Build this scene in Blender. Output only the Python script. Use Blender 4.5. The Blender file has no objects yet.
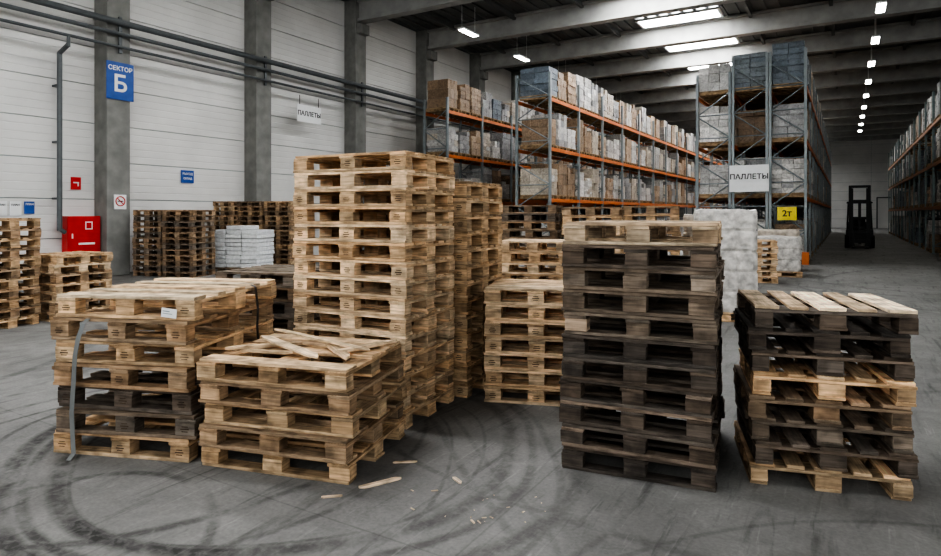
import bpy, math, random
from mathutils import Matrix, Vector, noise

YAW = math.radians(30.9)
CS, SN = math.cos(YAW), math.sin(YAW)
def W(r, f):            # camera frame (right, forward of the viewpoint; points from image pixels) -> hall axes
    return (CS*r - SN*f, SN*r + CS*f)

# ------------------------------------------------------------------ materials
def new_mat(name):
    m = bpy.data.materials.new(name); m.use_nodes = True
    nt = m.node_tree
    return m, nt, nt.nodes['Principled BSDF']

def simple(name, col, rough=0.6, metal=0.0, emis=0.0, var=0.12, scale=6.0, bump=0.0):
    m, nt, b = new_mat(name)
    N, L = nt.nodes, nt.links
    geo = N.new('ShaderNodeNewGeometry')
    no = N.new('ShaderNodeTexNoise'); no.inputs['Scale'].default_value = scale; no.inputs['Detail'].default_value = 6
    L.new(geo.outputs['Position'], no.inputs['Vector'])
    mr = N.new('ShaderNodeMapRange'); mr.inputs[1].default_value = .3; mr.inputs[2].default_value = .7
    mr.inputs[3].default_value = 1-var; mr.inputs[4].default_value = 1+var
    L.new(no.outputs[0], mr.inputs[0])
    mx = N.new('ShaderNodeVectorMath'); mx.operation = 'SCALE'; mx.inputs[0].default_value = col
    L.new(mr.outputs[0], mx.inputs['Scale'])
    L.new(mx.outputs[0], b.inputs['Base Color'])
    b.inputs['Roughness'].default_value = rough; b.inputs['Metallic'].default_value = metal
    if emis > 0:
        b.inputs['Emission Color'].default_value = (*col, 1); b.inputs['Emission Strength'].default_value = emis
    if bump > 0:
        bp = N.new('ShaderNodeBump'); bp.inputs['Strength'].default_value = bump; bp.inputs['Distance'].default_value = .02
        L.new(no.outputs[0], bp.inputs['Height']); L.new(bp.outputs[0], b.inputs['Normal'])
    return m

def wood_mat():
    m, nt, b = new_mat('pallet_wood'); N, L = nt.nodes, nt.links
    at = N.new('ShaderNodeAttribute'); at.attribute_name = 'tint'
    uv = N.new('ShaderNodeUVMap'); uv.uv_map = 'UVMap'
    mp = N.new('ShaderNodeMapping'); mp.inputs['Scale'].default_value = (4, 55, 1)
    L.new(uv.outputs[0], mp.inputs[0])
    n1 = N.new('ShaderNodeTexNoise'); n1.inputs['Scale'].default_value = 1; n1.inputs['Detail'].default_value = 5
    n1.inputs['Distortion'].default_value = .6
    L.new(mp.outputs[0], n1.inputs['Vector'])
    m1 = N.new('ShaderNodeMapRange'); m1.inputs[1].default_value = .3; m1.inputs[2].default_value = .7
    m1.inputs[3].default_value = .60; m1.inputs[4].default_value = 1.28
    L.new(n1.outputs[0], m1.inputs[0])
    n2 = N.new('ShaderNodeTexNoise'); n2.inputs['Scale'].default_value = 7; n2.inputs['Detail'].default_value = 6
    L.new(uv.outputs[0], n2.inputs['Vector'])
    m2 = N.new('ShaderNodeMapRange'); m2.inputs[1].default_value = .36; m2.inputs[2].default_value = .58
    m2.inputs[3].default_value = .52; m2.inputs[4].default_value = 1.1
    L.new(n2.outputs[0], m2.inputs[0])
    mu = N.new('ShaderNodeMath'); mu.operation = 'MULTIPLY'
    L.new(m1.outputs[0], mu.inputs[0]); L.new(m2.outputs[0], mu.inputs[1])
    sc = N.new('ShaderNodeVectorMath'); sc.operation = 'SCALE'
    L.new(at.outputs['Color'], sc.inputs[0]); L.new(mu.outputs[0], sc.inputs['Scale'])
    L.new(sc.outputs[0], b.inputs['Base Color'])
    b.inputs['Roughness'].default_value = .82
    b.inputs['Specular IOR Level'].default_value = .25
    bp = N.new('ShaderNodeBump'); bp.inputs['Strength'].default_value = .5; bp.inputs['Distance'].default_value = .004
    L.new(n1.outputs[0], bp.inputs['Height']); L.new(bp.outputs[0], b.inputs['Normal'])
    return m

def goods_mat():
    m, nt, b = new_mat('stored_goods'); N, L = nt.nodes, nt.links
    at = N.new('ShaderNodeAttribute'); at.attribute_name = 'tint'
    geo = N.new('ShaderNodeNewGeometry')
    n1 = N.new('ShaderNodeTexNoise'); n1.inputs['Scale'].default_value = 9; n1.inputs['Detail'].default_value = 5
    n1.inputs['Distortion'].default_value = 1.5
    L.new(geo.outputs['Position'], n1.inputs['Vector'])
    m1 = N.new('ShaderNodeMapRange'); m1.inputs[1].default_value = .3; m1.inputs[2].default_value = .7
    m1.inputs[3].default_value = .62; m1.inputs[4].default_value = 1.25
    L.new(n1.outputs[0], m1.inputs[0])
    sc = N.new('ShaderNodeVectorMath'); sc.operation = 'SCALE'
    L.new(at.outputs['Color'], sc.inputs[0]); L.new(m1.outputs[0], sc.inputs['Scale'])
    L.new(sc.outputs[0], b.inputs['Base Color']); b.inputs['Roughness'].default_value = .4
    bp = N.new('ShaderNodeBump'); bp.inputs['Strength'].default_value = .6; bp.inputs['Distance'].default_value = .04
    L.new(n1.outputs[0], bp.inputs['Height']); L.new(bp.outputs[0], b.inputs['Normal'])
    return m

def wall_mat():
    m, nt, b = new_mat('sandwich_panel'); N, L = nt.nodes, nt.links
    geo = N.new('ShaderNodeNewGeometry')
    sp = N.new('ShaderNodeSeparateXYZ'); L.new(geo.outputs['Position'], sp.inputs[0])
    s = N.new('ShaderNodeMath'); s.operation = 'MULTIPLY'; s.inputs[1].default_value = 1/0.2
    L.new(sp.outputs[2], s.inputs[0])
    fr = N.new('ShaderNodeMath'); fr.operation = 'PINGPONG'; fr.inputs[1].default_value = .5
    L.new(s.outputs[0], fr.inputs[0])
    gv = N.new('ShaderNodeMapRange'); gv.inputs[1].default_value = 0; gv.inputs[2].default_value = .09
    gv.inputs[3].default_value = 0; gv.inputs[4].default_value = 1
    L.new(fr.outputs[0], gv.inputs[0])
    no = N.new('ShaderNodeTexNoise'); no.inputs['Scale'].default_value = .8; no.inputs['Detail'].default_value = 8
    L.new(geo.outputs['Position'], no.inputs['Vector'])
    mr = N.new('ShaderNodeMapRange'); mr.inputs[1].default_value = .3; mr.inputs[2].default_value = .7
    mr.inputs[3].default_value = .88; mr.inputs[4].default_value = 1.05
    L.new(no.outputs[0], mr.inputs[0])
    sc = N.new('ShaderNodeVectorMath'); sc.operation = 'SCALE'; sc.inputs[0].default_value = (.68, .675, .655)
    L.new(mr.outputs[0], sc.inputs['Scale']); L.new(sc.outputs[0], b.inputs['Base Color'])
    b.inputs['Roughness'].default_value = .5
    bp = N.new('ShaderNodeBump'); bp.inputs['Strength'].default_value = .6; bp.inputs['Distance'].default_value = .012
    L.new(gv.outputs[0], bp.inputs['Height']); L.new(bp.outputs[0], b.inputs['Normal'])
    return m

def floor_mat():
    m, nt, b = new_mat('worn_concrete'); N, L = nt.nodes, nt.links
    geo = N.new('ShaderNodeNewGeometry'); P = geo.outputs['Position']
    def nz(scale, detail=6, dist=0.0, vec=None, rough=.6):
        n = N.new('ShaderNodeTexNoise'); n.inputs['Scale'].default_value = scale
        n.inputs['Detail'].default_value = detail; n.inputs['Distortion'].default_value = dist
        n.inputs['Roughness'].default_value = rough
        L.new(vec or P, n.inputs['Vector']); return n.outputs[0]
    def mrg(v, a, bb, c, d):
        n = N.new('ShaderNodeMapRange'); 
        for i, x in enumerate((a, bb, c, d)): n.inputs[i+1].default_value = x
        L.new(v, n.inputs[0]); return n.outputs[0]
    def mth(op, a, c):
        n = N.new('ShaderNodeMath'); n.operation = op
        for i, x in enumerate((a, c)):
            if x is None: continue
            if isinstance(x, (int, float)): n.inputs[i].default_value = x
            else: L.new(x, n.inputs[i])
        return n.outputs[0]
    base = mrg(nz(.5, 8, .4), .3, .7, .78, 1.16)
    mid = mrg(nz(3.0, 9, 1.0, rough=.7), .32, .68, .82, 1.14)
    fine = mrg(nz(45, 5), .3, .7, .86, 1.12)
    v = mth('MULTIPLY', mth('MULTIPLY', base, mid), fine)
    wob = N.new('ShaderNodeTexNoise'); wob.inputs['Scale'].default_value = .6; wob.inputs['Detail'].default_value = 0; L.new(P, wob.inputs['Vector'])
    ws = N.new('ShaderNodeVectorMath'); ws.operation = 'SCALE'; ws.inputs['Scale'].default_value = .3
    L.new(wob.outputs['Color'], ws.inputs[0])
    wa = N.new('ShaderNodeVectorMath'); wa.operation = 'ADD'; L.new(P, wa.inputs[0]); L.new(ws.outputs[0], wa.inputs[1])
    PW = wa.outputs[0]
    brk = mrg(nz(1.2, 5, .6), .37, .51, .05, 1)
    stre = mrg(nz(16, 6, .5), .34, .56, .45, 1)
    # the forklift turning area, where the rubber has built up, lies left of the stacks
    zx, zy = W(-2.6, 3.7)
    dz = N.new('ShaderNodeVectorMath'); dz.operation = 'DISTANCE'; dz.inputs[1].default_value = (zx, zy, 0); L.new(P, dz.inputs[0])
    zone = mrg(dz.outputs['Value'], 1.3, 3.0, 1.0, .5)
    total = None
    arcs = [(-1.2,4.6,1.58,.07,.8),(-1.2,4.6,1.74,.045,.7),(-1.1,4.7,1.98,.08,.75),(-1.25,4.5,1.43,.02,.6),
            (-1.5,4.4,2.15,.035,.6),(-1.0,4.9,2.35,.03,.5),(-2.2,3.0,.9,.04,.5),
            (-1.9,4.3,1.82,.02,.55),(-2.3,4.7,1.62,.05,.6),(-2.3,4.7,1.95,.03,.5),
            (5.0,9.0,7.2,.04,.5),(-6,2.5,6.2,.04,.45),(-6,2.5,6.4,.03,.4),(3,10.5,4.6,.10,.6),
            (3,10.5,4.9,.06,.5),(-9,9.0,4.5,.12,.75),(-9,9.0,5.6,.10,.75),(-8,7.0,3.4,.08,.75),(-8,7.0,3.9,.06,.75),(2.2,-1.0,4.3,.025,.5),
            (14,12,6.4,.1,.75),(14,12,6.9,.08,.65),(16,17,8.0,.12,.75),(16,18,9.4,.12,.6)]
    for (r, f, R, w, s) in arcs:
        x, y = W(r, f)
        d = N.new('ShaderNodeVectorMath'); d.operation = 'DISTANCE'; d.inputs[1].default_value = (x+.15, y+.15, .15)
        L.new(PW, d.inputs[0])
        a = mth('ABSOLUTE', mth('SUBTRACT', d.outputs['Value'], R), None)
        k = mrg(a, w*.35, w, s, 0)
        total = k if total is None else mth('MAXIMUM', total, k)
    marks = mth('MULTIPLY', mth('MULTIPLY', mth('MULTIPLY', total, brk), stre), zone)
    v = mth('MULTIPLY', v, mth('SUBTRACT', 1.0, marks))
    for rot, sx, lo, hi, amt, op, s in ((.5,14,.61,.76,.45,'ADD',1.5),(-.35,18,.63,.76,.4,'ADD',1.3),(1.1,9,.57,.70,.42,'MUL',.9),(-.7,11,.58,.70,.38,'MUL',.8)):
        mp = N.new('ShaderNodeMapping'); mp.inputs['Rotation'].default_value = (0, 0, rot); mp.inputs['Scale'].default_value = (sx, 1.2, 1)
        L.new(P, mp.inputs[0])
        q = mrg(nz(s, 7, .6, mp.outputs[0]), lo, hi, 0, amt)
        v = mth('ADD', v, q) if op == 'ADD' else mth('MULTIPLY', v, mth('SUBTRACT', 1.0, q))
    sp = N.new('ShaderNodeSeparateXYZ'); L.new(P, sp.inputs[0])
    for ax, off in ((0, 1.6), (1, 2.3)):
        q = mth('PINGPONG', mth('ADD', sp.outputs[ax], off), 2.4)
        j = mrg(q, 0, .010, .75, 1)
        v = mth('MULTIPLY', v, j)
    sc = N.new('ShaderNodeVectorMath'); sc.operation = 'SCALE'; sc.inputs[0].default_value = (.190, .187, .179)
    L.new(v, sc.inputs['Scale']); L.new(sc.outputs[0], b.inputs['Base Color'])
    L.new(mrg(nz(2.5, 6), .3, .7, .6, .8), b.inputs['Roughness'])
    b.inputs['Specular IOR Level'].default_value = .3
    bp = N.new('ShaderNodeBump'); bp.inputs['Strength'].default_value = .15; bp.inputs['Distance'].default_value = .01
    L.new(nz(20, 6), bp.inputs['Height']); L.new(bp.outputs[0], b.inputs['Normal'])
    return m

WOOD = wood_mat(); GOODS = goods_mat(); WALL = wall_mat(); FLOOR = floor_mat()
CONC = simple('column_concrete', (.20, .20, .188), .8, var=.2, scale=3, bump=.2)
BEAMC = simple('beam_concrete', (.33, .33, .315), .8, var=.15, scale=2)
DECK = simple('roof_deck', (.12, .125, .125), .6, var=.15, scale=1)
STEEL = simple('rack_post_steel', (.24, .27, .28), .45, .3)
STEELD = simple('green_grey_steel', (.22, .28, .28), .5, .2)
ORANGE = simple('rack_beam_orange', (.55, .15, .035), .45)
RUST = simple('rack_beam_dull', (.34, .16, .08), .5)
PIPE = simple('painted_pipe', (.10, .11, .115), .45, .2)
RED = simple('fire_red', (.50, .012, .012), .4)
BLUE = simple('sign_blue', (.02, .08, .32), .4)
WHITE = simple('sign_white', (.75, .76, .76), .5, var=.03)
PACK = simple('white_paper_pack', (.66, .67, .68), .5, var=.15, scale=14, bump=.3)
YELLOW = simple('sign_yellow', (.75, .6, .03), .5)
BLACK = simple('black_paint', (.015, .016, .018), .45)
RUBBER = simple('rubber', (.01, .01, .01), .9)
STRAP = simple('strap_grey', (.16, .17, .17), .5)
SKY = simple('skylight_glow', (.97, .98, .99), .5, emis=38, var=0)
LED = simple('led_glow', (1.0, .98, .93), .5, emis=40, var=0)
FILL_WIN = simple('fill_window_glow', (.97, .98, .98), .5, emis=6, var=0)  # emission of the added out-of-view fill panes
FILM = simple('stretch_film', (.56, .54, .51), .28, var=.4, scale=9, bump=.9)
CLEAR = simple('film_over_cartons', (.50, .44, .37), .3, var=.35, scale=8, bump=.9)

# ------------------------------------------------------------------ mesh accumulator
class Acc:
    def __init__(s): s.v=[]; s.f=[]; s.t=[]; s.uv=[]; s.m=[]
    def box(s, M, c, d, tint=(.5,.5,.5), mat=0, jit=0.0, rng=None):
        n = len(s.v); hx, hy, hz = d[0]/2, d[1]/2, d[2]/2
        P = []
        for z in (-1,1):
            for y in (-1,1):
                for x in (-1,1):
                    p = Vector((c[0]+x*hx, c[1]+y*hy, c[2]+z*hz))
                    if jit: p += Vector((rng.uniform(-jit,jit), rng.uniform(-jit,jit), rng.uniform(-jit,jit)*.4))
                    P.append(M @ p)
        s.v += P
        la = max(range(3), key=lambda i: d[i])
        ou, ov = (rng.uniform(0, 50), rng.uniform(0, 50)) if rng else (0, 0)
        loc = [(x*hx, y*hy, z*hz) for z in (-1,1) for y in (-1,1) for x in (-1,1)]
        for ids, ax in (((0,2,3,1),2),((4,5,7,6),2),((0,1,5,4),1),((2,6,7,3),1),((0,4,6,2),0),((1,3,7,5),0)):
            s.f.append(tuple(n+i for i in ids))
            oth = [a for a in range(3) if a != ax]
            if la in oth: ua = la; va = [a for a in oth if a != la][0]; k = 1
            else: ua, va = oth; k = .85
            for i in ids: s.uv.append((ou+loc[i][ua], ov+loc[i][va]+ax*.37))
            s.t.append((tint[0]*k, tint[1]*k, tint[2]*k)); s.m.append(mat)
    def cyl(s, p0, p1, r, seg=12, mat=0, tint=(.5,.5,.5), M=None):
        p0, p1 = Vector(p0), Vector(p1); ax = (p1-p0).normalized()
        q = ax.to_track_quat('Z','Y'); n = len(s.v)
        for p in (p0, p1):
            for i in range(seg):
                a = 2*math.pi*i/seg
                w = p + q @ Vector((math.cos(a)*r, math.sin(a)*r, 0))
                s.v.append(M @ w if M else w)
        fs = [tuple(n+x for x in (i, (i+1)%seg, seg+(i+1)%seg, seg+i)) for i in range(seg)]
        fs.append(tuple(n+i for i in reversed(range(seg)))); fs.append(tuple(n+seg+i for i in range(seg)))
        for f in fs:
            s.f.append(f); s.t.append(tint); s.m.append(mat)
            for i in range(len(f)): s.uv.append((i*.1, 0))
    def build(s, name, mats, bevel=0, parent=None, smooth=False):
        me = bpy.data.meshes.new(name); me.from_pydata([tuple(v) for v in s.v], [], s.f)
        uvl = me.uv_layers.new(name='UVMap')
        flat = [c for u in s.uv for c in u]; uvl.data.foreach_set('uv', flat)
        at = me.attributes.new('tint', 'FLOAT_COLOR', 'CORNER'); col = []
        for f, t in zip(s.f, s.t):
            for _ in f: col += [t[0], t[1], t[2], 1]
        at.data.foreach_set('color', col)
        for m in mats: me.materials.append(m)
        me.polygons.foreach_set('material_index', s.m)
        if smooth: me.polygons.foreach_set('use_smooth', [True]*len(s.f))
        me.update()
        o = bpy.data.objects.new(name, me); bpy.context.scene.collection.objects.link(o)
        if bevel:
            b = o.modifiers.new('bevel', 'BEVEL'); b.width = bevel; b.segments = 1; b.limit_method = 'ANGLE'
        if parent: o.parent = parent
        return o
I4 = Matrix.Identity(4)

def empty(name, loc=(0,0,0)):
    e = bpy.data.objects.new(name, None); e.location = loc
    bpy.context.scene.collection.objects.link(e); return e

# ------------------------------------------------------------------ pallets
L_ = (.72, .525, .34); L2 = (.60, .415, .25); L3 = (.49,.34,.205); M_ = (.37, .255, .16); M2 = (.25, .175, .115)
B_ = (.19,.152,.118); D_ = (.125, .10, .08); D2 = (.078, .064, .053)
def pallet(acc, M, L, Wd, H, tint, rng, miss=0.0, top_tint=None, stamp=False, wear=0.0):
    s = H/.144; t = .022*s; bh = .078*s
    def tn(base=tint, v=.24):
        k = rng.uniform(1-v, 1+v); h = rng.uniform(-.06, .06)
        if wear and rng.random() < wear: k *= rng.uniform(1.3, 2.2)      # a paler, less soiled board
        return (base[0]*k*(1+h), base[1]*k, base[2]*k*(1-h))
    bw = .1; cw = .145
    ys = (-Wd/2+bw/2, 0, Wd/2-bw/2); yw = (bw, cw, bw)
    xs = (-L/2+cw/2, 0, L/2-cw/2)
    for y, w in zip(ys, yw):
        acc.box(M, (rng.uniform(-.006,.006), y, t/2), (L, w, t), tn(), 0, .003, rng)
    for x in xs:
        for y, w in zip(ys, yw):
            bx = x+rng.uniform(-.008,.008); by = y+rng.uniform(-.006,.006)
            acc.box(M, (bx, by, t+bh/2), (cw*rng.uniform(.92,1), w*rng.uniform(.94,1), bh), tn(v=.32), 0, .002, rng)
            if stamp and y < 0 and rng.random() < .75:   # branded mark on the outer block face
                acc.box(M, (bx, y-w/2-.003, t+bh/2), (.062, .006, .006), (.07,.045,.03), 0, 0, rng)
                acc.box(M, (bx, y-w/2-.003, t+bh/2+.016), (.045, .006, .005), (.07,.045,.03), 0, 0, rng)
                acc.box(M, (bx, y-w/2-.003, t+bh/2-.016), (.045, .006, .005), (.07,.045,.03), 0, 0, rng)
    for x in xs:
        acc.box(M, (x, rng.uniform(-.006,.006), t+bh+t/2), (cw, Wd, t), tn(), 0, .003, rng)
    tw = (.145, .1, .145, .1, .145)
    for i in range(5):
        y = -Wd/2+.0725 + i*(Wd-.145)/4
        if miss and rng.random() < miss and i not in (0, 4): continue
        acc.box(M, (rng.uniform(-.01,.01), y+rng.uniform(-.006,.006), 2*t+bh+t/2), (L*rng.uniform(.985,1), tw[i]*rng.uniform(.93,1), t), tn(top_tint or tint), 0, .003, rng)

def stack(near, theta, w, d, n, H, tints, seed=0, along='w', jit=.02, rj=1.2, miss=0.0, bevel=0.0, z0=0, top_tint=None, name='pallet_stack', stamp=False, wear=0.0):
    """near = right-front ground corner in camera-frame metres, estimated from image pixels"""
    rng = random.Random(seed); th = math.radians(theta)
    c = (near[0] - math.cos(th)*w/2 + math.sin(th)*d/2, near[1] + math.sin(th)*w/2 + math.cos(th)*d/2)
    x, y = W(*c); ang = YAW - th
    acc = Acc()
    for i in range(n):
        T = Matrix.Translation((rng.uniform(-jit,jit), rng.uniform(-jit,jit), i*(H+.0015))) @ Matrix.Rotation(math.radians(rng.uniform(-rj,rj)), 4, 'Z')
        t = tints[i % len(tints)] if not callable(tints) else tints(i, rng)
        if along == 'w': pallet(acc, T, w, d, H, t, rng, miss, top_tint if i == n-1 else None, stamp, wear)
        else: pallet(acc, T @ Matrix.Rotation(math.pi/2, 4, 'Z'), d, w, H, t, rng, miss, top_tint if i == n-1 else None, False, wear)
    o = acc.build(name, [WOOD], bevel)
    o.location = (x, y, z0); o.rotation_euler = (0, 0, ang)
    return o, acc

BV = .003
s1, _ = stack((-1.83, 4.11), 10, 1.03, 1.15, 7, .154, [L3, B_, D_, M_, L2, M_, L2], 3, 'w', .025, 1.6, bevel=BV, top_tint=(.68,.52,.35), stamp=True)
s2, _ = stack((-.71, 3.76), 15, 1.06, .88, 5, .140, [L3, M_, L3, M_, L3], 8, 'w', .028, 2.2, miss=.35, bevel=BV, top_tint=(.60,.44,.285))
s3, _ = stack((-.492, 4.75), 26, 1.10, .80, 15, .1395, lambda i, r: L_ if r.random()<.75 else L2, 5, 'w', .006, .35, bevel=BV, stamp=True)
s4, _ = stack((-.03, 5.54), 26, 1.1, .80, 13, .1465, lambda i, r: L2 if r.random()<.5 else L3, 6, 'w', .006, .4, bevel=BV, stamp=True)
s5, _ = stack((1.0, 5.27), 12, .90, .80, 7, .14, lambda i, r: L_ if r.random()<.7 else L2, 7, 'w', .01, .7, bevel=BV, stamp=True)
s6, _ = stack((1.43, 3.67), 24, .925, 1.1, 11, .1425, lambda i, r: (.46,.35,.24) if i == 10 else (D2 if r.random()<.5 else (D_ if r.random()<.7 else B_)), 11, 'w', .012, 1.0, bevel=BV, wear=.10)
s7, _ = stack((2.51, 3.55), 17, .85, .80, 8, .1345, [L3, D_, B_, M2, L2, D_, D2, D_], 13, 'd', .018, 1.3, bevel=BV, top_tint=(.54,.42,.29), wear=.10)
# middle distance
stack((-1.72, 6.3), 15, .95, .95, 7, .146, [B_, D_, M2], 21, 'w')
stack((1.25, 8.0), 14, .9, .8, 9, .14, [L_, L2], 22, 'w')
stack((1.50, 11.0), 18, 1.0, .8, 12, .147, [M_, B_, M2], 23, 'w')
stack((2.30, 9.6), 18, .9, .8, 12, .143, [L_, L2, M_], 24, 'w')
stack((3.45, 10.3), 18, .9, .8, 12, .145, [L2, M_], 25, 'w')
# left background
stack((-6.20, 9.4), 24, .80, .9, 7, .142, [L2, M_, L_], 31, 'w')
stack((-6.60, 8.57), 14, 1.1, .8, 11, .141, [L2, M_, L3, M_], 32, 'w')
stack((-7.05, 15.9), 14, .9, .9, 12, .142, [M2, B_, M2, M_], 33, 'd')
stack((-7.98, 16.15), 14, .85, .9, 12, .142, [M2, B_, M_], 34, 'd')
stack((-5.30, 18.5), 20, .95, .75, 14, .141, [M_, L3, M2], 35, 'd')
stack((-6.28, 18.85), 20, .90, .75, 14, .141, [M_, M2, L3], 36, 'd')
stack((-7.22, 18.9), 20, .68, .72, 14, .141, [L3, M_, M2], 38, 'd')
stack((7.15, 14.6), 20, .8, .8, 7, .14, [L2, L_], 37, 'w')

def plank(name, r, f, z, length, w, ang, tilt=0, tint=L_, seed=0, t=.018, roll=0):
    rng = random.Random(seed); a = Acc(); n = 11
    for i in range(n):
        u = i/(n-1)-.5
        ww = w*(1-.35*rng.random()*(abs(u)*2)**2)
        if i in (0, n-1): ww *= rng.uniform(.1, .35)
        off = rng.uniform(-.06, .06)*w + (rng.uniform(-.3,.3)*w if i in (0, n-1) else 0)
        for (yy, zz) in ((-ww/2+off, 0), (ww/2+off, 0), (ww/2+off, t), (-ww/2+off, t)):
            a.v.append(Vector((u*length, yy, zz)))
    for i in range(n-1):
        for k in range(4):
            a.f.append((i*4+k, i*4+(k+1)%4, (i+1)*4+(k+1)%4, (i+1)*4+k))
    a.f.append((3,2,1,0)); a.f.append(tuple((n-1)*4+k for k in range(4)))
    for fc in a.f:
        a.t.append(tint); a.m.append(0)
        for i in fc: a.uv.append((a.v[i].x+seed, a.v[i].y+a.v[i].z))
    o = a.build(name, [WOOD]); x, y = W(r, f)
    o.location = (x, y, z); o.rotation_euler = (math.radians(roll), math.radians(tilt), YAW+math.radians(ang))
    return o
zt = 5*.1415
plank('broken_board', -1.22, 4.22, zt+.03, .72, .075, -44, 3, (.80,.62,.43), 1, .014)
plank('broken_board', -1.04, 4.34, zt+.055, .85, .05, -30, 4, (.76,.59,.40), 2, .012)
plank('broken_board', -.88, 4.16, zt+.012, .5, .06, -62, 0, (.70,.52,.34), 3)
plank('broken_board', -1.42, 4.32, zt+.012, .5, .05, 20, 0, (.66,.49,.32), 4)
plank('broken_board', -.70, 4.3, zt+.014, .55, .06, 55, 2, (.72,.55,.37), 9)
plank('broken_board', -1.34, 4.12, zt+.014, .35, .035, -10, 1, (.5,.37,.24), 10)
plank('wood_splinter', -.545, 3.80, .001, .27, .035, 32, 0, (.76,.6,.43), 5, .012)
plank('wood_splinter', -.43, 4.12, .001, .16, .022, 5, 0, (.70,.55,.40), 6, .008)
plank('wood_splinter', -.08, 3.84, .001, .10, .025, -60, 0, (.74,.6,.46), 7, .008)
plank('wood_splinter', -.80, 3.62, .001, .12, .018, 10, 0, (.66,.5,.36), 8, .008)
a = Acc(); rr = random.Random(9)
for i in range(20):
    r = rr.uniform(-.35, .45); f = rr.uniform(3.3, 3.72)
    x, y = W(r, f); s = rr.uniform(.3, 1)**2
    M = Matrix.Translation((x, y, .001)) @ Matrix.Rotation(rr.uniform(0, 6.28), 4, 'Z')
    a.box(M, (0,0,.002*s+.001), (.035*s+.006, .006*s+.003, .004*s+.001), (.55,.44,.32), 0, .002, rr)
a.build('wood_chips', [WOOD])

def strip(name, pts, w, mat, th=.003, wdir=None):
    a = Acc(); n = len(pts); wd = Vector(wdir).normalized()*w/2
    for i, p in enumerate(pts):
        p = Vector(p); t = (Vector(pts[min(i+1,n-1)])-Vector(pts[max(i-1,0)])).normalized()
        nn = t.cross(wd).normalized()*th
        a.v += [p-wd, p+wd, p+wd+nn, p-wd+nn]
    for i in range(n-1):
        for k in range(4): a.f.append((i*4+k, i*4+(k+1)%4, (i+1)*4+(k+1)%4, (i+1)*4+k))
    a.f += [(3,2,1,0), tuple((n-1)*4+k for k in range(4))]
    for fc in a.f:
        a.t.append((.5,.5,.5)); a.m.append(0); a.uv += [(0,0)]*4
    return a.build(name, [mat])
th1 = math.radians(10)
def on_front(u, z, out):
    r = -1.83 - math.cos(th1)*u - math.sin(th1)*out; f = 4.11 + math.sin(th1)*u - math.cos(th1)*out
    x, y = W(r, f); return (x, y, z)
wd = Vector(W(math.cos(th1), -math.sin(th1))+(0,))
st1 = strip('strap_front', [on_front(.76, .93, .0), on_front(.765,.90,.045), on_front(.80,.80,.05), on_front(.82,.68,.055), on_front(.835,.5,.05), on_front(.845,.3,.055), on_front(.84,.12,.05), on_front(.83,.03,.055), on_front(.82,.004,.11)], .035, STRAP, .002, wd)
def on_side(v, z, out):
    r = -1.83 + math.sin(th1)*v + math.cos(th1)*out; f = 4.11 + math.cos(th1)*v - math.sin(th1)*out
    x, y = W(r, f); return (x, y, z)
wd2 = Vector(W(math.sin(th1), math.cos(th1))+(0,))
st2 = strip('strap_side', [on_side(.75, 1.085, .0), on_side(.75,1.07,.04), on_side(.77,.9,.05), on_side(.74,.78,.06), on_side(.78,.6,.05), on_side(.75,.4,.045)], .03, BLACK, .002, wd2)
a = Acc(); a.box(I4, (0,0,0), (.11,.003,.06), mat=0); a.box(I4, (-.02,-.002,.01), (.05,.002,.006), mat=1); a.box(I4, (-.01,-.002,-.005), (.07,.002,.004), mat=1)
lab = a.build('paper_label', [WHITE, STEELD]); lab.location = on_front(.14, .985, .03); lab.rotation_euler = (0,.1,YAW-th1)
bpy.context.view_layer.update()
for o in (st1, st2, lab):       # the straps and the label belong to the strapped stack
    o.parent = s1; o.matrix_parent_inverse = s1.matrix_world.inverted()

# ------------------------------------------------------------------ room shell
XL, XR, YB, YF, ZC = -17.0, 12.0, -9.0, 80.0, 10.0
def slab(name, c, d, mat):
    a = Acc(); a.box(I4, (0,0,0), d, mat=0); o = a.build(name, [mat]); o.location = c; return o
slab('floor', ((XL+XR)/2, (YB+YF)/2, -.1), (XR-XL+.8, YF-YB+.8, .2), FLOOR)
a = Acc()
a.box(I4, ((XL+XR)/2, (YB+YF)/2, ZC+.15), (XR-XL+.6, YF-YB+.6, .2))
x = XL
while x < XR:
    a.box(I4, (x+.15, (YB+YF)/2, ZC+.02), (.14, YF-YB, .07)); x += .5
a.build('ceiling', [DECK])
def panel_wall(name, p0, p1, inward):
    a = Acc(); p0 = Vector(p0); p1 = Vector(p1); d = p1-p0; ln = d.length; ang = math.atan2(d.y, d.x)
    M = Matrix.Translation(((p0+p1)/2).to_3d()) @ Matrix.Rotation(ang, 4, 'Z')
    a.box(M, (0, .16*inward, ZC/2), (ln, .2, ZC), mat=1)
    z = 0; h = 1.0
    while z < ZC-.01:
        nseg = max(1, round(ln/4.8))
        for k in range(nseg):
            sl = ln/nseg
            a.box(M, (-ln/2+sl*(k+.5), .03*inward, z+h/2), (sl-.02, .06, h-.02), mat=0)
        z += h
    return a.build(name, [WALL, STEELD])
panel_wall('wall_left', (XL, YB), (XL, YF), 1)
panel_wall('wall_right', (XR, YB), (XR, YF), -1)
panel_wall('wall_far', (XL, YF), (XR, YF), 1)
panel_wall('wall_rear', (XL, YB), (XR, YB), -1)
BAY = 4.8; Y0 = 9.4
ys = [Y0+BAY*i for i in range(-3, 15)]
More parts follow.
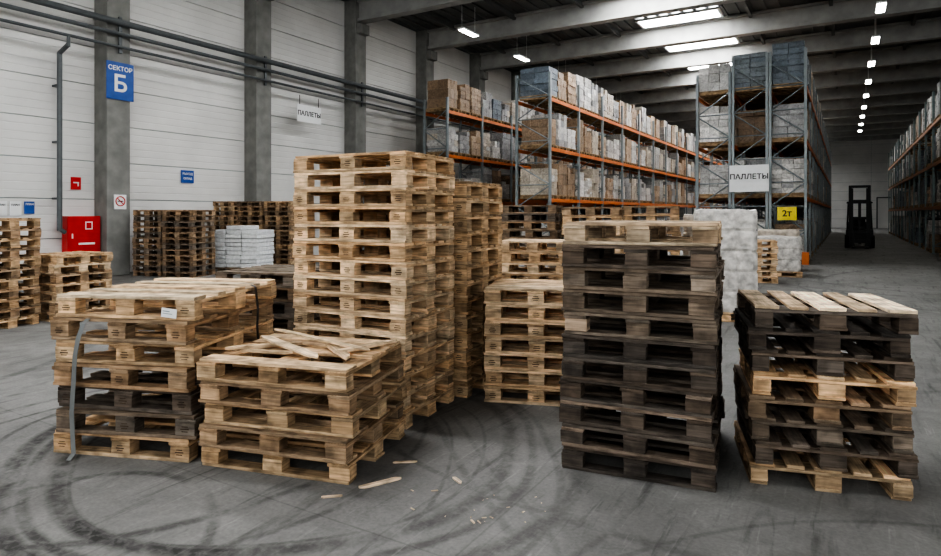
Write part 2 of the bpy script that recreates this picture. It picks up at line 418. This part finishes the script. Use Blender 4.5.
for y in ys:
    a = Acc()
    a.box(I4, (0,0,ZC/2), (.6,.62,ZC)); a.box(I4, (.38,0,ZC-1.15), (.3,.5,.4))
    o = a.build('concrete_column', [CONC], .015); o.location = (XL+.3, y, 0)
    a = Acc()
    a.box(I4, (0,0,-.04), (XR-XL, .5, .1)); a.box(I4, (0,0,-.40), (XR-XL,.22,.7)); a.box(I4, (0,0,-.78), (XR-XL,.42,.12))
    o = a.build('roof_beam', [BEAMC]); o.location = ((XL+XR)/2, y, ZC-.02)
a = Acc()
for x in (-15,-12,-9,-3.4,-.5,2.5,5.5,8.5):
    a.box(I4, (x, (YB+YF)/2, ZC-.12), (.12, YF-YB, .18))
a.build('roof_purlins', [DECK])
for i in range(-3, 14):
    y = Y0+BAY*(i+.76)
    a = Acc(); a.box(I4, (0,0,0), (3.2,1.0,.03), mat=0)
    for sx, sy, dx, dy in ((0,.55,3.4,.1),(0,-.55,3.4,.1),(1.65,0,.1,1.0),(-1.65,0,.1,1.0)):
        a.box(I4, (sx,sy,.01), (dx,dy,.1), mat=1)
    o = a.build('skylight', [SKY, WHITE]); o.location = (-6.1, y, ZC-.085)
def lamp(x, y, z=8.85):
    a = Acc(); a.box(I4, (0,0,0), (.3,1.2,.07), mat=1); a.box(I4, (0,0,-.045), (.24,1.1,.02), mat=0)
    a.cyl((0,.5,.03), (0,.5,ZC-z-.02), .01, 6, 1); a.cyl((0,-.5,.03), (0,-.5,ZC-z-.02), .01, 6, 1)
    o = a.build('high_bay_lamp', [LED, WHITE]); o.location = (x, y, z)
for i in range(10): lamp(1.05, Y0+BAY*(i+.5+2))
for i in (-2,-1,0,2,3,4,5,6): lamp(-12.9, Y0+BAY*(i+.5))
def fill_window(n, loc, rz, wd_=3.8, hg=3.0):  # framed glowing pane, added out of view as fill light
    a = Acc(); a.box(I4, (0,0,0), (wd_,.04,hg), mat=0)
    for xx in (-wd_/2,0,wd_/2): a.box(I4, (xx,.03,0), (.08,.08,hg+.08), mat=1)
    for zz in (-hg/2,0,hg/2): a.box(I4, (0,.03,zz), (wd_+.08,.08,.08), mat=1)
    o = a.build('fill_window_%d' % n, [FILL_WIN, WHITE]); o.location = loc; o.rotation_euler = (0,0,rz)
for i, x in enumerate((-14, -9.5, -5, -.5, 4, 8.5)): fill_window(i+1, (x, YB+.1, 5.2), 0)  # unseen row behind the camera, added to light the stack fronts
for i, y in enumerate((-5.5, -1, 3.5, 8, 12.5)): fill_window(i+7, (XR-.1, y, 5.2), math.pi/2)  # unseen row on the right wall, added to brighten right-facing stack sides

# pipes along left wall
a = Acc(); xp = XL+.72
for z, r in ((6.62,.085),(6.32,.055),(5.98,.04)):
    a.cyl((xp, YB+.3, z), (xp, 60, z), r, 12)
for y in ys:
    if y < 60: a.box(I4, (xp-.05, y, 6.3), (.05,.08,.95))
a.cyl((xp,8.1,5.98),(xp,8.1,5.7),.04,10)
a.build('wall_pipes', [PIPE])
a = Acc()
a.cyl((-16.7,8.1,1.2),(-16.7,8.1,5.6),.06,12); a.cyl((-16.7,8.1,5.6),(-16.3,8.1,5.75),.055,12)
a.cyl((-16.7,8.1,1.25),(-16.7,8.23,1.15),.05,12)
for z in (2,3.4,4.8): a.box(I4, (-16.82,8.1,z), (.25,.12,.05))
a.build('riser_pipe', [PIPE])

a = Acc(); a.box(I4, (0,0,.5), (.28,.80,1.0)); a.box(I4, (.145,0,.5), (.02,.76,.94)); a.box(I4, (.16,-.3,.5), (.02,.03,.12), mat=1)
a.box(I4, (.157,.1,.76), (.006,.18,.2), mat=1); a.box(I4, (.162,.1,.76), (.004,.13,.15))
a.box(I4, (.157,.05,.3), (.006,.4,.05), mat=1)
for y in (-.33,.33): a.box(I4, (.0,y,-.28), (.2,.04,.56), mat=0)
o = a.build('fire_hose_cabinet', [RED, WHITE], .01); o.location = (-16.78, 8.66, .56)

def sign(name, loc, w, h, mat, txt=(), rotz=math.pi/2, tmat=None, border=None, extra=None):
    e = empty(name, loc); e.rotation_euler = (0,0,rotz)
    a = Acc(); a.box(I4, (0,0,0), (w,.02,h), mat=0)
    if extra: extra(a)
    a.build('panel', [mat, border or WHITE, RED, BLACK], parent=e)
    for s, size, z in txt:
        cu = bpy.data.curves.new('lettering', 'FONT'); cu.body = s; cu.size = size; cu.align_x = 'CENTER'; cu.align_y = 'CENTER'
        cu.extrude = .003; cu.offset = size*.02
        cu.materials.append(tmat or WHITE)
        t = bpy.data.objects.new('lettering', cu); bpy.context.scene.collection.objects.link(t)
        t.parent = e; t.location = (0,-.016,z); t.rotation_euler = (math.pi/2,0,0)
    return e
sign('sector_sign', (-16.37, 9.42, 5.1), .72, .98, BLUE, [('СЕКТОР', .16, .32), ('Б', .60, -.09)])
def ns(a):
    for i in range(20):
        t0, t1 = 2*math.pi*i/20, 2*math.pi*(i+1)/20
        a.cyl((.12*math.cos(t0),-.014,.12*math.sin(t0)+.02),(.12*math.cos(t1),-.014,.12*math.sin(t1)+.02),.014,6,2)
    a.cyl((-.08,-.014,.1),(.08,-.014,-.06),.012,6,2); a.box(I4,(0,-.012,.02),(.14,.004,.025),mat=3)
sign('no_smoking_sign', (-16.37, 9.42, 1.93), .32, .38, WHITE, (), extra=ns)
def hs(a):
    a.box(I4,(0,-.012,.02),(.14,.004,.03),mat=1); a.box(I4,(.05,-.012,-.02),(.03,.004,.1),mat=1)
sign('fire_hose_sign', (-16.97, 8.62, 2.4), .24, .32, RED, (), extra=hs)
sign('information_sign', (-16.97, 11.8, 2.73), .42, .38, BLUE, [('ВЫХОД', .09, .08), ('СКЛАД', .08, -.06)])
def chains(a):
    a.cyl((-.45,0,.3),(-.45,0,.62),.012,6,3); a.cyl((.45,0,.3),(.45,0,.62),.012,6,3)
sign('pallet_area_sign', (-16.28, 16.1, 5.12), 1.15, .6, WHITE, [('ПАЛЛЕТЫ', .22, 0)], tmat=BLACK, extra=chains)
for k, (y, z, w, h) in enumerate(((6.95,1.75,.25,.34),(7.25,1.75,.25,.34),(7.55,1.77,.22,.3))):
    sign('wall_notice', (-16.97, y, z), w, h, WHITE if k != 2 else BLUE, (('ПЛАН', .06, .08),), tmat=BLACK if k != 2 else WHITE)

# ------------------------------------------------------------------ racks
CART = [(.44,.31,.20),(.38,.27,.18),(.50,.37,.26),(.33,.23,.15)]
WRAPC = [(.64,.62,.59),(.52,.51,.49),(.74,.72,.69),(.38,.38,.38),(.58,.51,.42)]
BLUEC = [(.16,.19,.22),(.20,.23,.25),(.13,.16,.19)]
DARKC = [(.12,.13,.13),(.20,.21,.21),(.10,.12,.12),(.28,.28,.27)]
def load(acc, cx, cy, z, dx, dy, h, pal, rng, det=2, M=I4):
    for yy in (-dy/2+.06, 0, dy/2-.06): acc.box(M, (cx, cy+yy, z+.05), (dx, .1, .1), (.35,.24,.14), 1, 0, rng)
    acc.box(M, (cx, cy, z+.125), (dx, dy, .03), (.42,.3,.18), 1, 0, rng)
    base = rng.choice(pal); alt = rng.choice(pal); z += .14
    nx, ny, nz = (2,2,3) if det == 1 else (rng.choice((2,3)),rng.choice((2,3)),rng.choice((3,4,5,7)))
    if det == 0: nx = ny = 1; nz = 3
    hz = h/nz; sh = rng.uniform(.88, 1.0); mixp = rng.choice((.05,.15,.4))
    for k in range(nz):
        kx, ky = rng.uniform(-.015,.015), rng.uniform(-.015,.015)
        for i in range(nx):
            for j in range(ny):
                if nx == 3 and ny == 3 and i == 1 and j == 1 and k < nz-1: continue
                if k == nz-1 and det == 2 and rng.random() < .18: continue
                v = rng.uniform(.72, 1.18); bc = alt if rng.random() < mixp else base
                w_, d_ = dx*sh, dy*sh
                acc.box(M, (cx-w_/2+w_/nx*(i+.5)+kx, cy-d_/2+d_/ny*(j+.5)+ky, z+hz*(k+.5)),
                        (w_/nx-.012, d_/ny-.012, hz-.01), tuple(c*v for c in bc), 0, .012, rng)

def rack(x0, x1, y0, nb, levels, top, palfn, seed, bay=2.75, post=STEEL, beam=ORANGE, gap=.05):
    rng = random.Random(seed); a = Acc()
    e = empty('pallet_rack', (x0, y0, 0))
    D = x1-x0
    for b in range(nb+1):
        y = b*bay
        for x in (0, D):
            a.box(I4, (x, y, top/2), (.08,.10,top), mat=0)
            a.box(I4, (x, y, .01), (.14,.16,.02), mat=0)
            if b == 0: a.box(I4, (x, y-.09, .2), (.2,.06,.4), mat=1)
        z = .3; s = 1
        while z + .8 < top and b < 8:
            a.cyl((0 if s > 0 else D, y, z), (D if s > 0 else 0, y, z+.75), .022, 4, 0)
            a.cyl((0, y, z), (D, y, z), .02, 4, 0); z += .78; s = -s
    for b in range(nb):
        for lv in levels:
            for x in (-.02, D+.02):
                a.box(I4, (x, (b+.5)*bay, lv-.06), (.05, bay-.1, .12), mat=1)
    a.build('frames', [post, beam], parent=e)
    g = Acc()
    zl = [0]+list(levels)
    for b in range(nb):
        for li, z in enumerate(zl):
            nxt = zl[li+1] if li+1 < len(zl) else z+1.75
            for k in range(3):
                if rng.random() < gap and (li > 0 or gap > .1): continue
                pal, hh = palfn(li, b, k, rng)
                h = min(hh, nxt-z-.35)
                load(g, D/2, b*bay+.5+k*(bay-.95)/2-.02, z+.001, min(1.15, D+.02), .8, h, pal, rng, 2 if b < 5 else (1 if b < 9 else 0))
    g.build('stored_loads', [GOODS, WOOD], parent=e)
    return e
LV = (2.15, 3.95, 5.7)
def pA(li, b, k, r):
    if li == 3: return (CART if b == 0 else (BLUEC if b == 1 and k == 1 else WRAPC)), r.uniform(.8, 1.3)
    return r.choice((WRAPC, WRAPC, CART)), r.uniform(.7, 1.3)
def pB(li, b, k, r):
    if li == 3: return ((BLUEC if k < 1 else CART) if b == 0 else r.choice((WRAPC, WRAPC, CART))), r.uniform(.9, 1.3)
    return r.choice((WRAPC, WRAPC, WRAPC, CART)), r.uniform(.7, 1.3)
def pC(li, b, k, r):
    if li == 3: return (BLUEC if b == 0 else r.choice((WRAPC, CART, DARKC))), r.uniform(1.1, 1.35)
    if li == 2: return r.choice((CART, WRAPC)), r.uniform(.9,1.3)
    return r.choice((WRAPC, WRAPC, WRAPC, CART)), r.uniform(.9, 1.3)
def pCw(li, b, k, r):
    if li == 3: return r.choice((WRAPC, CART)), r.uniform(.8, 1.1)
    return r.choice((WRAPC, WRAPC, CART)), r.uniform(.9, 1.3)
def pD(li, b, k, r): return r.choice((DARKC, WRAPC, BLUEC, WRAPC, CART)), r.uniform(.6, 1.3)
rack(-14.55, -13.45, 20.7, 14, LV, 6.2, pA, 1)
rack(-10.2, -8.9, 20.3, 14, LV, 6.6, pB, 15)
rack(-4.42, -3.37, 22.7, 14, LV, 6.4, pCw, 3)
rack(-3.25, -2.22, 22.6, 14, LV, 6.9, pC, 4)
rack(-2.12, -1.10, 22.6, 14, LV, 6.9, pC, 12)
rack(3.0, 4.1, 20.0, 15, (1.9,3.6,5.2), 6.5, pD, 6, post=STEELD, beam=RUST, gap=.3)
rack(4.25, 5.35, 20.0, 15, (1.9,3.6,5.2), 6.5, pD, 7, post=STEELD, beam=RUST, gap=.2)
sign('pallet_area_sign', (-2.74, 22.42, 2.78), 1.2, .88, WHITE, [('ПАЛЛЕТЫ', .235, .05)], rotz=0, tmat=BLACK)
sign('caution_sign', (-1.62, 22.42, 1.62), .55, .42, YELLOW, [('2т', .28, 0)], rotz=0, tmat=BLACK)

# ------------------------------------------------------------------ wrapped loads on the floor
def wrapped(near, theta, w, d, h, seed, layers=5, mat=None, name='wrapped_pallet_load'):
    th = math.radians(theta); rng = random.Random(seed)
    c = (near[0] - math.cos(th)*w/2 + math.sin(th)*d/2, near[1] + math.sin(th)*w/2 + math.cos(th)*d/2)
    x, y = W(*c); e = empty(name, (x, y, 0)); e.rotation_euler = (0,0,YAW-th)
    a = Acc(); pallet(a, I4, w, d, .14, L2, rng); a.build('timber_pallet', [WOOD], parent=e)
    a = Acc(); nr = 96; nz = layers*8+1; hh = h-.14
    for k in range(nz):
        z = .142+hh*k/(nz-1); course = min(1, 5*abs(math.sin(math.pi*layers*k/(nz-1))))
        for i in range(nr):
            t = 4*i/nr; sd = int(t); u = 2*(t-sd)-1
            px, py = ((u,-1),(1,u),(-u,1),(-1,-u))[sd]
            cr = max(0, abs(px)+abs(py)-1.82); px *= 1-cr*.45; py *= 1-cr*.45
            nn = noise.noise(Vector((px*2.2+seed*7, py*2.2, z*1.5)))
            n2 = noise.noise(Vector((px*9+seed, py*9, z*16+px*6)))
            vert = .025*(1 if abs(u) > .28 and abs(u) < .34 else 0)
            s = .94+.035*course+.035*nn+.014*n2-vert
            a.v.append(Vector((px*w/2*s, py*d/2*s, z+(.05*nn if k == nz-1 else 0))))
    for k in range(nz-1):
        for i in range(nr):
            a.f.append((k*nr+i, k*nr+(i+1)%nr, (k+1)*nr+(i+1)%nr, (k+1)*nr+i))
    a.f.append(tuple((nz-1)*nr+i for i in range(nr))); a.f.append(tuple(reversed(range(nr))))
    for fc in a.f:
        a.t.append((.6,.6,.6)); a.m.append(0); a.uv += [(0,0)]*len(fc)
    a.build('film_wrapped_body', [mat or FILM], parent=e)
    return e
wrapped((4.28, 9.3), 20, .92, .95, 1.68, 1, 5)
wrapped((4.60, 10.8), 20, .9, 1.0, 1.60, 2, 5, CLEAR)
wrapped((8.42, 15.9), 22, 1.1, 1.0, 1.0, 3, 3)
wrapped((9.25, 17.6), 25, 1.1, 1.0, 1.15, 4, 3, CLEAR)
wrapped((7.75, 17.2), 22, 1.0, 1.0, 1.0, 8, 3)
th = math.radians(14); w_, d_ = 1.5, .9; nr_, nf_ = -5.75, 16.9
cx, cy = W(nr_ - math.cos(th)*w_/2 + math.sin(th)*d_/2, nf_ + math.sin(th)*w_/2 + math.cos(th)*d_/2)
e = empty('stacked_paper_packages', (cx, cy, 0)); e.rotation_euler = (0,0,YAW-th); rg = random.Random(77)
a = Acc(); pallet(a, I4, w_, d_, .14, M_, rg); a.build('timber_pallet', [WOOD], parent=e)
a = Acc()
for i in range(3):
    n = (9,10,9)[i]
    for k in range(n):
        a.box(I4, (-w_/3+i*w_/3+rg.uniform(-.02,.02), rg.uniform(-.02,.02), .145+.115*(k+.5)), (w_/3-.03, d_-.05, .105), mat=0, jit=.012, rng=rg)
a.build('packages', [PACK], .012, parent=e)

# ------------------------------------------------------------------ forklift
e = empty('forklift', (.55, 34.6, 0)); a = Acc()
a.box(I4, (0,.9,.55), (1.1,1.5,.6), mat=0)
a.box(I4, (0,1.75,.75), (1.05,.4,.9), mat=0)
a.box(I4, (0,1.0,.95), (.5,.5,.12), mat=1); a.box(I4, (0,1.3,1.2), (.5,.12,.5), mat=1)
a.cyl((0,.45,.85),(0,.6,1.15),.03,8,1); a.cyl((0,.57,1.14),(0,.62,1.18),.17,14,1)
for x in (-.5,.5):
    for y in (.35,1.6): a.cyl((x,y,.8),(x*.9,y*.95+.05,2.1),.035,8,1)
a.box(I4, (0,.95,2.13), (1.05,1.35,.06), mat=1)
for i in range(5): a.box(I4, (0,.45+i*.25,2.17), (1.0,.05,.03), mat=1)
for x in (-.38,.38):
    a.box(I4, (x,-.05,1.5), (.12,.14,2.85), mat=1); a.box(I4, (x*.78,-.12,1.5), (.08,.1,2.6), mat=1)
    a.box(I4, (x*.7,-.85,.08), (.12,1.2,.05), mat=1); a.box(I4, (x*.7,-.25,.4), (.12,.05,.7), mat=1)
for z in (.3,1.4,2.2,2.88): a.box(I4, (0,-.03,z), (.86,.1,.12), mat=1)
a.box(I4, (0,-.2,.35), (.9,.06,.1), mat=1); a.box(I4, (0,-.2,.7), (.9,.06,.1), mat=1)
a.box(I4, (0,-.05,1.2), (.12,.08,2.0), mat=1)
for x in (-.5,.5):
    a.cyl((x-.1,.3,.3),(x+.1,.3,.3),.3,20,2); a.cyl((x-.09,1.6,.25),(x+.09,1.6,.25),.25,20,2)
a.build('truck_assembly', [BLACK, BLACK, RUBBER], .01, parent=e)

a = Acc(); a.box(I4, (0,0,1.6), (2.8,.08,3.2), mat=0)
for i in range(7): a.box(I4, (0,-.05,.25+i*.45), (2.7,.03,.42), mat=0)
for x in (-1.45,1.45): a.box(I4, (x,-.05,1.6), (.12,.14,3.3), mat=1)
a.box(I4, (0,-.05,3.28), (3.0,.14,.12), mat=1)
o = a.build('door_1', [WALL, PIPE]); o.location = (4.3, YF-.12, 0)

# ------------------------------------------------------------------ world, camera
w = bpy.data.worlds.new('world'); bpy.context.scene.world = w; w.use_nodes = True
w.node_tree.nodes['Background'].inputs[0].default_value = (.7,.8,.9,1); w.node_tree.nodes['Background'].inputs[1].default_value = .3
cam = bpy.data.cameras.new('camera'); co = bpy.data.objects.new('camera', cam); bpy.context.scene.collection.objects.link(co)
co.location = (0,0,1.64); co.rotation_euler = (math.pi/2, 0, YAW)
cam.lens = 24; cam.sensor_width = 36; cam.sensor_fit = 'HORIZONTAL'; cam.shift_y = -65/941; cam.clip_end = 300
bpy.context.scene.camera = co
try:
    bpy.context.scene.view_settings.look = 'AgX - High Contrast'
except Exception as ex: print(ex)
